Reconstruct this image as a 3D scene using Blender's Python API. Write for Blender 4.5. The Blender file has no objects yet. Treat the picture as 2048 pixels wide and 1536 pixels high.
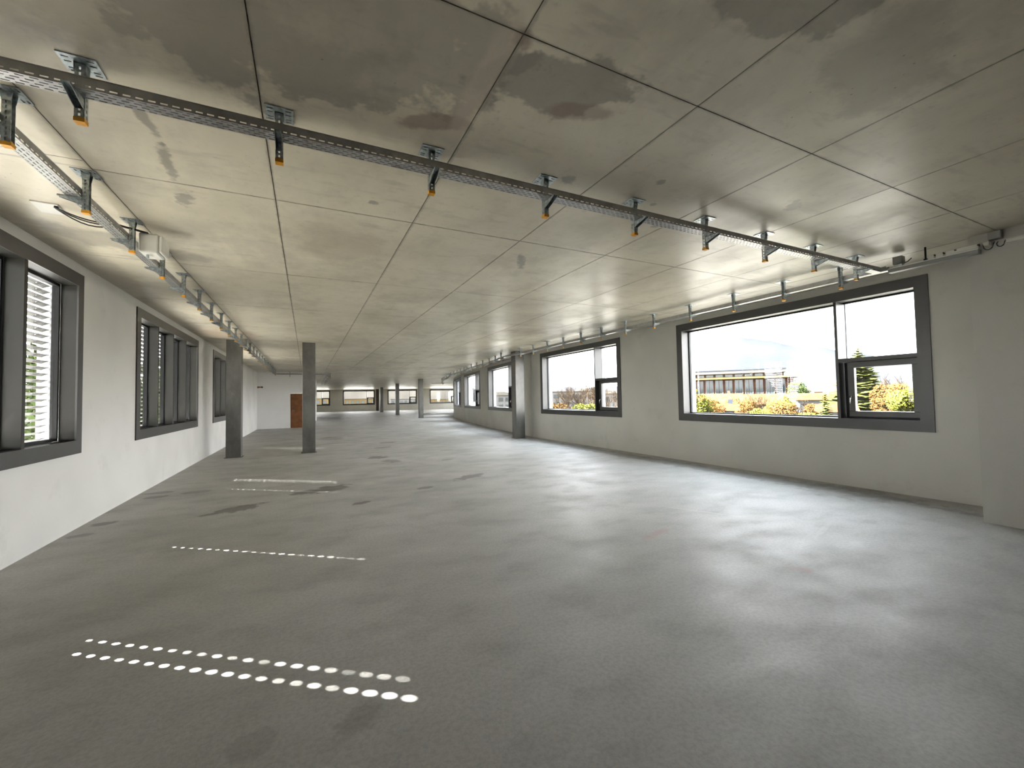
import bpy, math, random
from mathutils import Vector, Matrix

C = bpy.context.scene.collection
SC = bpy.context.scene
PI = math.pi

# ------------------------------------------------------------------ camera
cam_d = bpy.data.cameras.new('camera')
cam = bpy.data.objects.new('camera', cam_d)
C.objects.link(cam)
SC.camera = cam
cam_d.sensor_fit = 'HORIZONTAL'
cam_d.sensor_width = 36.0
cam_d.lens = 835.76 / 2048 * 36.0
cam_d.clip_start = 0.05
cam_d.clip_end = 9000
YAW, PITCH, ROLL = math.radians(26.174), math.radians(1.972), math.radians(-1.034)
_f = Vector((math.sin(YAW) * math.cos(PITCH), math.cos(YAW) * math.cos(PITCH), math.sin(PITCH)))
_r = Vector((math.cos(YAW), -math.sin(YAW), 0))
_u = _r.cross(_f)
_r2 = _r * math.cos(ROLL) + _u * math.sin(ROLL)
_u2 = -_r * math.sin(ROLL) + _u * math.cos(ROLL)
cam.matrix_world = Matrix(((_r2.x, _u2.x, -_f.x, 0), (_r2.y, _u2.y, -_f.y, 0), (_r2.z, _u2.z, -_f.z, 1.565), (0, 0, 0, 1)))

# ------------------------------------------------------------------ sky, sun, exposure
world = bpy.data.worlds.new('sky')
SC.world = world
world.use_nodes = True
wn = world.node_tree
wn.nodes.clear()
w_out = wn.nodes.new('ShaderNodeOutputWorld')
w_bg = wn.nodes.new('ShaderNodeBackground')
w_tc = wn.nodes.new('ShaderNodeTexCoord')
w_sep = wn.nodes.new('ShaderNodeSeparateXYZ')
w_ramp = wn.nodes.new('ShaderNodeValToRGB')
w_ramp.color_ramp.elements[0].position = 0.0
w_ramp.color_ramp.elements[0].color = (1.0, 0.99, 0.97, 1)
w_ramp.color_ramp.elements[1].position = 0.9
w_ramp.color_ramp.elements[1].color = (0.74, 0.86, 1.0, 1)
w_bg.inputs['Strength'].default_value = 0.46
wn.links.new(w_tc.outputs['Generated'], w_sep.inputs[0])
wn.links.new(w_sep.outputs['Z'], w_ramp.inputs[0])
wn.links.new(w_ramp.outputs[0], w_bg.inputs['Color'])
wn.links.new(w_bg.outputs[0], w_out.inputs[0])

SUN_H = Vector((0.793, -0.609))          # horizontal travel of the sunlight
SUN_T = 0.71                             # drop per horizontal metre
sun_d = bpy.data.lights.new('sun', 'SUN')
sun_d.energy = 8.0
sun_d.angle = math.radians(0.53)
sun_d.color = (1.0, 0.975, 0.93)
sun = bpy.data.objects.new('sun', sun_d)
C.objects.link(sun)
sun.rotation_euler = Vector((SUN_H.x, SUN_H.y, -SUN_T)).to_track_quat('-Z', 'Y').to_euler()
sun.location = (-30, 40, 40)

SC.view_settings.view_transform = 'Standard'
SC.view_settings.look = 'None'
SC.view_settings.gamma = 1.0
SC.view_settings.use_curve_mapping = False
SC.view_settings.exposure = 5.62
SC.cycles.diffuse_bounces = 4
SC.cycles.max_bounces = 8
SC.cycles.glossy_bounces = 3
SC.cycles.caustics_reflective = False
SC.cycles.caustics_refractive = False
SC.cycles.transparent_max_bounces = 24

# ------------------------------------------------------------------ helpers
H = 3.41
XL, XR = -2.649, 8.145


class MB:
    """collects shapes into one mesh"""

    def __init__(self):
        self.v = []
        self.f = []

    def face(self, pts):
        n = len(self.v)
        self.v += [tuple(p) for p in pts]
        self.f.append(tuple(range(n, n + len(pts))))

    def box(self, x0, x1, y0, y1, z0, z1):
        n = len(self.v)
        self.v += [(x0, y0, z0), (x1, y0, z0), (x1, y1, z0), (x0, y1, z0), (x0, y0, z1), (x1, y0, z1), (x1, y1, z1), (x0, y1, z1)]
        self.f += [tuple(n + i for i in q) for q in ((0, 3, 2, 1), (4, 5, 6, 7), (0, 1, 5, 4), (1, 2, 6, 5), (2, 3, 7, 6), (3, 0, 4, 7))]
        return self

    def prism(self, poly, z0, z1):
        """poly: counter-clockwise xy points"""
        n = len(self.v)
        k = len(poly)
        self.v += [(a, b, z0) for a, b in poly] + [(a, b, z1) for a, b in poly]
        self.f.append(tuple(n + i for i in reversed(range(k))))
        self.f.append(tuple(n + k + i for i in range(k)))
        for i in range(k):
            j = (i + 1) % k
            self.f.append((n + i, n + j, n + k + j, n + k + i))
        return self

    def ring(self, x0, x1, z0, z1, w, y0, y1):
        """rectangular frame in the xz plane, y0..y1 deep"""
        self.box(x0, x1, y0, y1, z0, z0 + w)
        self.box(x0, x1, y0, y1, z1 - w, z1)
        self.box(x0, x0 + w, y0, y1, z0 + w, z1 - w)
        self.box(x1 - w, x1, y0, y1, z0 + w, z1 - w)
        return self

    def tube(self, pts, r, k=6, r2=None):
        pts = [Vector(p) for p in pts]
        n0 = len(self.v)
        m = len(pts)
        for i, p in enumerate(pts):
            d = (pts[min(i + 1, m - 1)] - pts[max(i - 1, 0)]).normalized()
            a = d.orthogonal().normalized() if abs(d.z) > 0.95 else d.cross(Vector((0, 0, 1))).normalized()
            b = d.cross(a)
            rr = r if r2 is None else r + (r2 - r) * i / (m - 1)
            for q in range(k):
                t = 2 * PI * q / k
                self.v.append(tuple(p + (a * math.cos(t) + b * math.sin(t)) * rr))
        for i in range(m - 1):
            for q in range(k):
                s = (q + 1) % k
                self.f.append((n0 + i * k + q, n0 + i * k + s, n0 + (i + 1) * k + s, n0 + (i + 1) * k + q))
        self.f.append(tuple(n0 + q for q in reversed(range(k))))
        self.f.append(tuple(n0 + (m - 1) * k + q for q in range(k)))
        return self

    def mesh(self, name):
        me = bpy.data.meshes.new(name)
        me.from_pydata(self.v, [], self.f)
        me.update()
        return me

    def build(self, name, mat, parent=None, smooth=False):
        me = self.mesh(name)
        if mat:
            me.materials.append(mat)
        if smooth:
            for p in me.polygons:
                p.use_smooth = True
        o = bpy.data.objects.new(name, me)
        C.objects.link(o)
        if parent:
            o.parent = parent
        return o


def inst(name, me, parent=None, loc=(0, 0, 0), rz=0):
    o = bpy.data.objects.new(name, me)
    C.objects.link(o)
    o.parent = parent
    o.location = loc
    o.rotation_euler = (0, 0, rz)
    return o


def tag(o, label=None, cat=None, group=None, kind=None):
    if label:
        o['label'] = label
    if cat:
        o['category'] = cat
    if group:
        o['group'] = group
    if kind:
        o['kind'] = kind
    return o


def thing(name, label, cat, loc=(0, 0, 0), rz=0, group=None, kind=None):
    o = bpy.data.objects.new(name, None)
    C.objects.link(o)
    o.location = loc
    o.rotation_euler = (0, 0, rz)
    o.empty_display_size = 0.2
    return tag(o, label, cat, group, kind)


def bevel(o, w=0.004, seg=2):
    m = o.modifiers.new('bevel', 'BEVEL')
    m.width = w
    m.segments = seg
    m.limit_method = 'ANGLE'
    return o


def solid(o, t=0.002):
    m = o.modifiers.new('solidify', 'SOLIDIFY')
    m.thickness = t
    m.offset = 0
    return o


ORD = ['first', 'second', 'third', 'fourth', 'fifth', 'sixth', 'seventh', 'eighth', 'ninth', 'tenth', 'eleventh', 'twelfth', 'thirteenth',
       'fourteenth', 'fifteenth', 'sixteenth', 'seventeenth', 'eighteenth', 'nineteenth', 'twentieth', 'twenty-first', 'twenty-second',
       'twenty-third', 'twenty-fourth', 'twenty-fifth', 'twenty-sixth', 'twenty-seventh', 'twenty-eighth', 'twenty-ninth', 'thirtieth',
       'thirty-first', 'thirty-second', 'thirty-third', 'thirty-fourth', 'thirty-fifth', 'thirty-sixth']


# ------------------------------------------------------------------ materials
class NT:
    def __init__(self, name):
        self.m = bpy.data.materials.new(name)
        self.m.use_nodes = True
        self.t = self.m.node_tree
        self.b = self.t.nodes['Principled BSDF']
        self.pos = None

    def n(self, typ, **kw):
        x = self.t.nodes.new(typ)
        for k, v in kw.items():
            setattr(x, k, v)
        return x

    def l(self, a, b):
        self.t.links.new(a, b)

    def P(self):
        if self.pos is None:
            self.pos = self.n('ShaderNodeNewGeometry').outputs['Position']
        return self.pos

    def noise(self, scale, detail=4, rough=0.55, vec=None, stretch=None, dist=0.0):
        x = self.n('ShaderNodeTexNoise')
        x.inputs['Scale'].default_value = scale
        x.inputs['Detail'].default_value = detail
        x.inputs['Roughness'].default_value = rough
        x.inputs['Distortion'].default_value = dist
        v = vec or self.P()
        if stretch:
            m = self.n('ShaderNodeMapping')
            m.inputs['Scale'].default_value = stretch[:3]
            if len(stretch) > 3:
                m.inputs['Rotation'].default_value = (0, 0, stretch[3])
            self.l(v, m.inputs['Vector'])
            v = m.outputs[0]
        self.l(v, x.inputs['Vector'])
        return x.outputs['Fac']

    def rng(self, val, a, b, c=0.0, d=1.0, smooth=True):
        x = self.n('ShaderNodeMapRange')
        x.interpolation_type = 'SMOOTHSTEP' if smooth else 'LINEAR'
        x.inputs['From Min'].default_value = a
        x.inputs['From Max'].default_value = b
        x.inputs['To Min'].default_value = c
        x.inputs['To Max'].default_value = d
        self.l(val, x.inputs['Value'])
        return x.outputs['Result']

    def math(self, op, a, b=None):
        x = self.n('ShaderNodeMath', operation=op)
        for i, q in enumerate((a, b)):
            if q is None:
                continue
            if isinstance(q, (int, float)):
                x.inputs[i].default_value = q
            else:
                self.l(q, x.inputs[i])
        return x.outputs[0]

    def mix(self, fac, a, b, blend='MIX'):
        x = self.n('ShaderNodeMix', data_type='RGBA', blend_type=blend)
        for sock, q in ((x.inputs['Factor'], fac), (x.inputs['A'], a), (x.inputs['B'], b)):
            if isinstance(q, (int, float)):
                sock.default_value = q
            elif isinstance(q, tuple):
                sock.default_value = (*q, 1) if len(q) == 3 else q
            else:
                self.l(q, sock)
        return x.outputs['Result']

    def blob(self, cx, cy, rx, ry, ang, wob, soft=0.25, edge=0.5):
        """soft-edged wobbly ellipse at a place on the floor or ceiling"""
        m = self.n('ShaderNodeMapping', vector_type='TEXTURE')
        m.inputs['Location'].default_value = (cx, cy, 0)
        m.inputs['Rotation'].default_value = (0, 0, ang)
        m.inputs['Scale'].default_value = (rx, ry, 1000.0)
        self.l(self.P(), m.inputs['Vector'])
        ln = self.n('ShaderNodeVectorMath', operation='LENGTH')
        self.l(m.outputs[0], ln.inputs[0])
        d = self.math('ADD', ln.outputs['Value'], self.math('MULTIPLY', self.math('SUBTRACT', wob, 0.5), edge * 4))
        return self.rng(d, 1.0 - soft, 1.0 + soft, 1.0, 0.0)

    def bump(self, h, s=0.2, d=0.01):
        x = self.n('ShaderNodeBump')
        x.inputs['Strength'].default_value = s
        x.inputs['Distance'].default_value = d
        self.l(h, x.inputs['Height'])
        self.l(x.outputs[0], self.b.inputs['Normal'])

    def done(self, col=None, rough=0.5, metal=0.0, spec=0.5):
        if col is not None:
            if isinstance(col, tuple):
                self.b.inputs['Base Color'].default_value = (*col, 1)
            else:
                self.l(col, self.b.inputs['Base Color'])
        if isinstance(rough, (int, float)):
            self.b.inputs['Roughness'].default_value = rough
        else:
            self.l(rough, self.b.inputs['Roughness'])
        self.b.inputs['Metallic'].default_value = metal
        self.b.inputs['Specular IOR Level'].default_value = spec
        return self.m


def simple(name, col, rough=0.5, metal=0.0, var=0.12, scale=6.0, spec=0.5, bump=0.0):
    t = NT(name)
    f = t.noise(scale, 2)
    c = t.mix(t.rng(f, 0.3, 0.7), tuple(x * (1 - var) for x in col), tuple(min(1, x * (1 + var)) for x in col))
    if bump:
        t.bump(t.noise(scale * 12, 3), bump, 0.004)
    return t.done(c, rough, metal, spec)


def mat_ceiling():
    t = NT('cast_concrete_ceiling')
    big = t.noise(0.55, 3, 0.6)
    mid = t.noise(2.2, 4, 0.65, stretch=(1.0, 0.6, 1.0))
    fine = t.noise(14, 4, 0.6)
    streak = t.noise(1.6, 3, 0.6, stretch=(1.3, 5.0, 1.0, 0.25))
    c = t.mix(t.rng(big, 0.3, 0.7), (0.56, 0.51, 0.395), (0.70, 0.645, 0.51))
    c = t.mix(t.rng(mid, 0.42, 0.75, 0, 0.4), c, (0.36, 0.33, 0.265))
    c = t.mix(t.rng(streak, 0.55, 0.75, 0, 0.3), c, (0.30, 0.275, 0.22))
    c = t.mix(t.rng(fine, 0.55, 0.8, 0, 0.3), c, (0.30, 0.27, 0.22))
    w = t.noise(2.6, 4, 0.65)
    w2 = t.noise(7, 3, 0.7)
    DARK, RUST = (0.20, 0.18, 0.15), (0.20, 0.125, 0.095)
    for cx, cy, rx, ry, a, k, col, sf in (
            (0.10, 2.2, 1.0, 0.55, -0.22, 0.5, DARK, 0.1), (1.38, 2.02, 0.46, 0.24, -0.35, 0.62, DARK, 0.12), (1.95, 1.10, 0.6, 0.2, -0.15, 0.55, DARK, 0.1),
            (0.70, 2.68, 0.2, 0.09, -0.45, 0.6, RUST, 0.2), (1.62, 2.15, 0.25, 0.08, -0.35, 0.5, RUST, 0.3), (1.0, 1.82, 0.07, 0.07, 0, 0.65, RUST, 0.3),
            (-0.9, 2.35, 1.2, 0.5, 0.1, 0.4, DARK, 0.3), (2.9, 1.1, 0.5, 0.25, 0.2, 0.35, DARK, 0.3), (-1.85, 6.2, 0.8, 0.28, 0.5, 0.5, DARK, 0.3),
            (0.35, 5.3, 0.45, 0.6, 0.2, 0.22, RUST, 0.4), (5.5, 10.3, 0.6, 0.5, 0.3, 0.3, RUST, 0.4), (-1.9, 13.2, 0.7, 0.9, 0, 0.35, (0.42, 0.25, 0.15), 0.4),
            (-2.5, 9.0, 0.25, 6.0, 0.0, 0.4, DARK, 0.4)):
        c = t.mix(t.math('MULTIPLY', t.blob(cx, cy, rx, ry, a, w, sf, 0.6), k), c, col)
    c = t.mix(t.math('MULTIPLY', t.blob(0.93, 2.15, 0.07, 0.5, 0.0, w, 0.4, 0.6), 0.55), c, (0.56, 0.48, 0.39))
    # grime along the board joints
    sep = t.n('ShaderNodeSeparateXYZ')
    t.l(t.P(), sep.inputs[0])
    for ax, o_, per in (('X', 0.253, 1.2512), ('Y', -1.805, 2.49)):
        fr = t.math('FRACT', t.math('ADD', t.math('DIVIDE', t.math('ADD', sep.outputs[ax], o_), per), 100.5))
        d = t.math('MULTIPLY', t.math('ABSOLUTE', t.math('SUBTRACT', fr, 0.5)), per)
        g_ = t.math('ADD', d, t.math('MULTIPLY', t.math('SUBTRACT', w2, 0.5), 0.05))
        c = t.mix(t.rng(g_, -0.002, 0.022, 0.5, 0.0), c, (0.17, 0.15, 0.12))
    for cx, cy, rx, ry, a in ((-0.93, 3.45, 0.03, 0.2, -0.1), (-0.95, 3.95, 0.035, 0.28, 0.12), (-0.99, 4.6, 0.06, 0.16, 0.3),
                              (2.0, 2.9, 0.05, 0.06, 0), (2.75, 2.6, 0.05, 0.04, 0), (3.4, 3.3, 0.05, 0.05, 0), (3.0, 2.95, 0.03, 0.03, 0),
                              (4.3, 2.4, 0.12, 0.06, 0.4), (0.55, 4.0, 0.05, 0.04, 0), (2.6, 4.95, 0.05, 0.25, -0.5)):
        c = t.mix(t.math('MULTIPLY', t.blob(cx, cy, rx, ry, a, w2, 0.4, 0.9), 0.6), c, (0.15, 0.14, 0.12))
    pit = t.n('ShaderNodeTexVoronoi')
    pit.inputs['Scale'].default_value = 9.0
    t.l(t.P(), pit.inputs['Vector'])
    pm = t.math('MULTIPLY', t.rng(pit.outputs['Distance'], 0.03, 0.07, 1, 0), t.rng(t.noise(1.2, 2), 0.5, 0.62))
    c = t.mix(t.math('MULTIPLY', pm, 0.6), c, (0.12, 0.11, 0.095))
    t.bump(t.noise(2.0, 2), 0.10, 0.02)
    return t.done(c, t.rng(mid, 0.3, 0.7, 0.32, 0.44), 0, 0.45)


def mat_floor():
    t = NT('raw_concrete_screed')
    big = t.noise(0.38, 3, 0.6, stretch=(1, 1.3, 1))
    mid = t.noise(1.5, 5, 0.62, stretch=(1.0, 1.5, 1, 0.5))
    fine = t.noise(38, 2, 0.7)
    c = t.mix(t.rng(big, 0.3, 0.7), (0.375, 0.37, 0.345), (0.475, 0.47, 0.45))
    c = t.mix(t.rng(mid, 0.45, 0.72, 0, 0.55), c, (0.295, 0.29, 0.27))
    c = t.mix(t.rng(mid, 0.25, 0.42, 0.35, 0), c, (0.56, 0.55, 0.52))
    c = t.mix(t.rng(fine, 0.35, 0.7, 0, 0.26), c, (0.19, 0.185, 0.17))
    w = t.noise(5.0, 3, 0.6)
    DK = (0.12, 0.11, 0.095)
    for cx, cy, rx, ry, a, k in (
            (-0.94, 7.43, 0.36, 0.17, 0.5, 0.7), (0.40, 8.25, 0.34, 0.25, 0.5, 0.75), (-0.05, 8.15, 0.2, 0.14, 0.3, 0.7), (1.75, 12.07, 0.28, 0.26, 0, 0.65),
            (1.97, 11.16, 0.2, 0.3, 0.3, 0.55), (0.77, 6.87, 0.16, 0.08, 0.4, 0.7), (0.24, 2.26, 0.11, 0.085, 0.6, 0.24), (-0.24, 2.31, 0.09, 0.10, 0.2, 0.22),
            (-2.40, 7.44, 0.12, 0.10, 0.3, 0.65), (-2.45, 6.9, 0.14, 0.08, 0.3, 0.4), (2.96, 8.03, 0.4, 0.16, 0.5, 0.6), (1.89, 7.42, 0.14, 0.1, 0.3, 0.6),
            (2.27, 14.54, 0.25, 0.2, 0, 0.6), (2.71, 16.15, 0.3, 0.22, 0, 0.6), (-2.35, 9.5, 0.2, 0.12, 0, 0.55), (-2.3, 9.1, 0.18, 0.12, 0, 0.5),
            (-1.75, 9.2, 0.22, 0.14, 0, 0.4), (3.3, 10.6, 0.2, 0.1, 0.2, 0.45), (3.9, 12.6, 0.25, 0.12, 0, 0.4), (0.9, 19.5, 0.5, 0.9, 0, 0.4),
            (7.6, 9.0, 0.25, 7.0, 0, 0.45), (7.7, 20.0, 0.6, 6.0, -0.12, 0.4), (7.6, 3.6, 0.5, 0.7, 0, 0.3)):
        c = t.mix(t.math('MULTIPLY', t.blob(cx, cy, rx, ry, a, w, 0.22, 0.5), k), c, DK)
    # outlines left on the screed further back
    for cx, cy, rx, ry, a, k in ((3.6, 18.6, 0.05, 1.2, 0.5, 0.55), (4.1, 18.9, 0.05, 1.1, 0.5, 0.55), (6.2, 19.6, 0.05, 1.3, 0.6, 0.45), (6.7, 19.7, 0.05, 1.3, 0.6, 0.45),
                                 (2.6, 18.9, 0.35, 0.06, 0.2, 0.5), (2.9, 18.2, 0.5, 0.06, 0.2, 0.5), (1.3, 17.0, 1.6, 0.08, 0.12, 0.4)):
        c = t.mix(t.math('MULTIPLY', t.blob(cx, cy, rx, ry, a, w, 0.3, 0.2), k), c, (0.15, 0.145, 0.13))
    # trowel sweep marks, pale
    for cx, cy, rx, ry, a in ((4.75, 4.0, 0.03, 0.5, 0.5), (5.35, 2.8, 0.4, 0.03, 0.3), (5.1, 3.45, 0.5, 0.12, -0.4)):
        c = t.mix(t.math('MULTIPLY', t.blob(cx, cy, rx, ry, a, w, 0.5, 0.3), 0.35), c, (0.52, 0.515, 0.49))
    for cx, cy, rx, ry in ((3.55, 3.6, 0.22, 0.06), (3.95, 2.25, 0.06, 0.08)):
        c = t.mix(t.math('MULTIPLY', t.blob(cx, cy, rx, ry, 0.3, w, 0.6, 0.9), 0.35), c, (0.42, 0.22, 0.20))
    t.bump(t.noise(45, 2, 0.7), 0.25, 0.003)
    return t.done(c, t.rng(mid, 0.3, 0.7, 0.5, 0.66), 0, 0.22)


def mat_wall(name, a, b, spot):
    t = NT(name)
    big = t.noise(0.7, 2, 0.6)
    mid = t.noise(2.4, 4, 0.65)
    c = t.mix(t.rng(big, 0.3, 0.7), a, b)
    c = t.mix(t.rng(mid, 0.56, 0.74, 0, 0.4), c, spot)
    t.bump(t.noise(60, 2), 0.12, 0.004)
    return t.done(c, 0.85, 0, 0.2)


def mat_column():
    t = NT('dark_cast_concrete')
    a = t.noise(2.0, 6, 0.6, stretch=(1, 1, 0.5))
    b = t.noise(9, 5, 0.6)
    c = t.mix(t.rng(a, 0.3, 0.7), (0.075, 0.075, 0.066), (0.145, 0.142, 0.127))
    c = t.mix(t.rng(b, 0.55, 0.75, 0, 0.4), c, (0.19, 0.185, 0.17))
    t.bump(a, 0.15, 0.01)
    return t.done(c, 0.34, 0, 0.55)


def mat_glass():
    t = NT('window_glass')
    t.t.nodes.remove(t.b)
    out = t.t.nodes['Material Output']
    tr = t.n('ShaderNodeBsdfTransparent')
    tr.inputs['Color'].default_value = (0.955, 0.955, 0.955, 1)
    gl = t.n('ShaderNodeBsdfGlossy')
    gl.inputs['Roughness'].default_value = 0.0
    lw = t.n('ShaderNodeLayerWeight')
    f = t.math('ADD', t.math('MULTIPLY', t.math('POWER', lw.outputs['Facing'], 5.0), 0.85), 0.05)
    mx = t.n('ShaderNodeMixShader')
    t.l(f, mx.inputs[0])
    t.l(tr.outputs[0], mx.inputs[1])
    t.l(gl.outputs[0], mx.inputs[2])
    t.l(mx.outputs[0], out.inputs['Surface'])
    return t.m


M = {}
M['ceil'] = mat_ceiling()
M['floor'] = mat_floor()
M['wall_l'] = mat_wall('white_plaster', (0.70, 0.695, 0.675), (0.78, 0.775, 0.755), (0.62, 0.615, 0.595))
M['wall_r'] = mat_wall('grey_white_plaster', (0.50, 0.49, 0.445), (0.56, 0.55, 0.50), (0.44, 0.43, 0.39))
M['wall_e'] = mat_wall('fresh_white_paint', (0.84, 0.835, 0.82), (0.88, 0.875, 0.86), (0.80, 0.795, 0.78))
M['column'] = mat_column()
M['glass'] = mat_glass()
M['paint'] = simple('dark_grey_window_paint', (0.052, 0.052, 0.050), 0.36, 0, 0.06, 3, 0.5)
M['paint_l'] = simple('olive_grey_window_paint', (0.030, 0.030, 0.025), 0.42, 0, 0.06, 3, 0.3)
M['frame'] = simple('black_grey_frame', (0.012, 0.013, 0.014), 0.45, 0, 0.1, 3, 0.25)
M['alu'] = simple('pale_aluminium', (0.42, 0.43, 0.45), 0.45, 0.3, 0.05, 3)
M['slat'] = simple('light_metal_slat', (0.10, 0.10, 0.096), 0.6, 0.0, 0.06, 4, 0.2)
M['galv'] = simple('galvanised_steel', (0.42, 0.47, 0.48), 0.34, 0.85, 0.3, 40)
M['tray'] = simple('galvanised_tray_sheet', (0.42, 0.42, 0.41), 0.36, 0.75, 0.12, 12)
M['orange'] = simple('orange_plastic', (0.80, 0.36, 0.02), 0.45, 0, 0.1, 20)
M['handle'] = simple('brushed_nickel', (0.6, 0.6, 0.58), 0.25, 1.0, 0.05, 10)
M['door'] = simple('orange_brown_veneer', (0.22, 0.085, 0.028), 0.5, 0, 0.2, 4)
M['doorframe'] = simple('brown_door_frame', (0.10, 0.042, 0.02), 0.5, 0, 0.2, 4)
M['plastic'] = simple('white_plastic', (0.70, 0.69, 0.63), 0.45, 0, 0.05, 5)
M['greyplastic'] = simple('grey_plastic', (0.28, 0.28, 0.26), 0.5, 0, 0.08, 5)
M['cable'] = simple('black_cable', (0.018, 0.016, 0.02), 0.5, 0, 0.1, 20)
M['copper'] = simple('dull_copper_pipe', (0.30, 0.13, 0.08), 0.45, 0.5, 0.2, 20)
M['darkpipe'] = simple('dark_brown_pipe', (0.03, 0.02, 0.016), 0.5, 0, 0.2, 5)
M['joint'] = simple('dirty_joint_concrete', (0.14, 0.125, 0.10), 0.9, 0, 0.3, 20)

# ------------------------------------------------------------------ floor and ceiling outlines
# inner line of the right-hand wall, from behind the camera to the far end
RW = [(XR, 2.04), (XR, 14.8), (8.43, 16.6), (8.95, 21.2), (9.32, 23.3), (9.95, 27.85), (10.55, 30.3), (11.5, 34.8), (12.35, 37.6), (13.75, 41.8),
      (15.7, 46.8), (18.6, 53.2), (22.0, 60.0), (25.6, 65.99)]
FARL, FARR = (-11.0, 73.46), (25.6, 65.99)
YB = -6.0
XP = 7.19                 # face of the near right-hand wall block
OUT = [(XL - 0.2, YB - 0.1), (XP + 1.15, YB - 0.1), (XR + 0.2, 2.04)] + [(a + 0.2, b) for a, b in RW[1:-1]] + [(25.9, 66.2), (-11.2, 73.7), (-8.2, 40.0), (XL - 0.2, 29.2)]

fl = MB().prism(OUT, -0.3, 0.0).build('floor', M['floor'])
tag(fl, kind='structure')
cl = MB().prism(OUT, H + 0.006, H + 0.3).build('ceiling', M['joint'])
tag(cl, kind='structure')

# cast concrete panels with recessed joints
gx = [-1.5, -0.253, 0.99, 2.245, 3.5, 4.755, 6.005, 7.255]
gy = [1.805 + 2.49 * k for k in range(-4, 10)]
J = 0.0037
panel_cache = {}
rnd = random.Random(4)


def ceiling_panel(x0, x1, y0, y1):
    key = (round(x1 - x0, 3), round(y1 - y0, 3))
    if key not in panel_cache:
        w, d = key
        b = MB().box(-w / 2 + J, w / 2 - J, -d / 2 + J, d / 2 - J, 0, 0.012)
        me = b.mesh('ceiling_panel')
        me.materials.append(M['ceil'])
        panel_cache[key] = me
    o = inst('ceiling_panel', panel_cache[key], cl, ((x0 + x1) / 2, (y0 + y1) / 2, H + rnd.uniform(-0.0006, 0.0006)))
    return o


YEND = gy[-1]
for i in range(len(gx) - 1):
    for j in range(len(gy) - 1):
        ceiling_panel(gx[i], gx[i + 1], gy[j], gy[j + 1])
for j in range(len(gy) - 1):                       # edge strips along the two side walls
    ceiling_panel(XL - 0.1, gx[0], gy[j] - 0.12, gy[j + 1] - 0.12)
    y0, y1 = gy[j], gy[j + 1]
    ceiling_panel(gx[-1], XR + 0.02 if y1 < 15 else (8.5 if y1 < 19.3 else 9.3 if y1 < 22 else 9.7), y0, y1)
# beyond the reach of the eye the boards run together
far_poly = [(XL - 0.1, YEND + 0.004), (9.7, YEND + 0.004)] + [(a + 0.1, b) for a, b in RW if b > YEND][:-1] + [(25.7, 66.0), (-11.0, 73.5), (-8.0, 40.2), (XL - 0.1, 29.1)]
MB().prism(far_poly, H, H + 0.012).build('ceiling_field', M['ceil'], cl)


# ------------------------------------------------------------------ walls
def wall_poly(name, pts, opens, thick, mat, flip=False, z1=H + 0.005):
    """pts: inner line; the wall lies on the right of the walking direction (left when flip). opens: {segment: [(s0,s1,z0,z1)]}"""
    P = [Vector(p) for p in pts]
    sg = -1 if flip else 1
    nrm = []
    for i in range(len(P) - 1):
        d = (P[i + 1] - P[i]).normalized()
        nrm.append(Vector((d.y, -d.x)) * sg)
    Q = []
    for i in range(len(P)):
        a = nrm[max(i - 1, 0)]
        b = nrm[min(i, len(nrm) - 1)]
        m = (a + b).normalized()
        Q.append(P[i] + m * (thick / max(0.3, m.dot(a))))
    mb = MB()

    def piece(i, s0, s1, z0, z1_):
        if s1 - s0 < 1e-4 or z1_ - z0 < 1e-4:
            return
        L = (P[i + 1] - P[i]).length
        a, b = s0 / L, s1 / L
        p0, p1 = P[i].lerp(P[i + 1], a), P[i].lerp(P[i + 1], b)
        q0, q1 = Q[i].lerp(Q[i + 1], a), Q[i].lerp(Q[i + 1], b)
        poly = [tuple(p0), tuple(q0), tuple(q1), tuple(p1)]
        if flip:
            poly.reverse()
        mb.prism(poly, z0, z1_)
    for i in range(len(P) - 1):
        L = (P[i + 1] - P[i]).length
        s = 0.0
        for (s0, s1, za, zb) in sorted(opens.get(i, [])):
            piece(i, s, s0, 0, z1)
            piece(i, s0, s1, 0, za)
            piece(i, s0, s1, zb, z1)
            s = s1
        piece(i, s, L, 0, z1)
    return tag(mb.build(name, mat), kind='structure')


Z0, Z1 = 0.96, 3.275
ov = 0.03                                       # casing overlaps the opening edge
LW = [(2.81, 7.37), (9.31, 13.87), (15.9, 20.46)]
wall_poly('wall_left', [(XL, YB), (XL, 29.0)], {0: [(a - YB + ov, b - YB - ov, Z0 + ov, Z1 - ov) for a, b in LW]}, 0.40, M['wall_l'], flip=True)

RWIN = [((XR, 7.365), (XR, 2.74)), ((XR, 14.035), (XR, 9.43)), (RW[3], RW[2]), (RW[5], RW[4]), (RW[7], RW[6]), (RW[9], RW[8])]
ropen = {0: [(2.74 - 2.04 + ov, 7.365 - 2.04 - ov, Z0 + ov, Z1 - ov), (9.43 - 2.04 + ov, 14.035 - 2.04 - ov, Z0 + ov, Z1 - ov)]}
for seg in (2, 4, 6, 8):
    L = (Vector(RW[seg + 1]) - Vector(RW[seg])).length
    ropen[seg] = [(ov, L - ov, Z0 + ov, Z1 - ov)]
for seg in (10, 11, 12):  # hidden windows added to bring light into the far end
    d_ = (Vector(RW[seg + 1]) - Vector(RW[seg]))
    L = d_.length
    ropen[seg] = [(1.2 + ov, 5.8 - ov, Z0 + ov, Z1 - ov)]
    RWIN.append((Vector(RW[seg]) + d_ / L * 5.8, Vector(RW[seg]) + d_ / L * 1.2))
wall_poly('wall_right', RW, ropen, 0.40, M['wall_r'])
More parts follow.
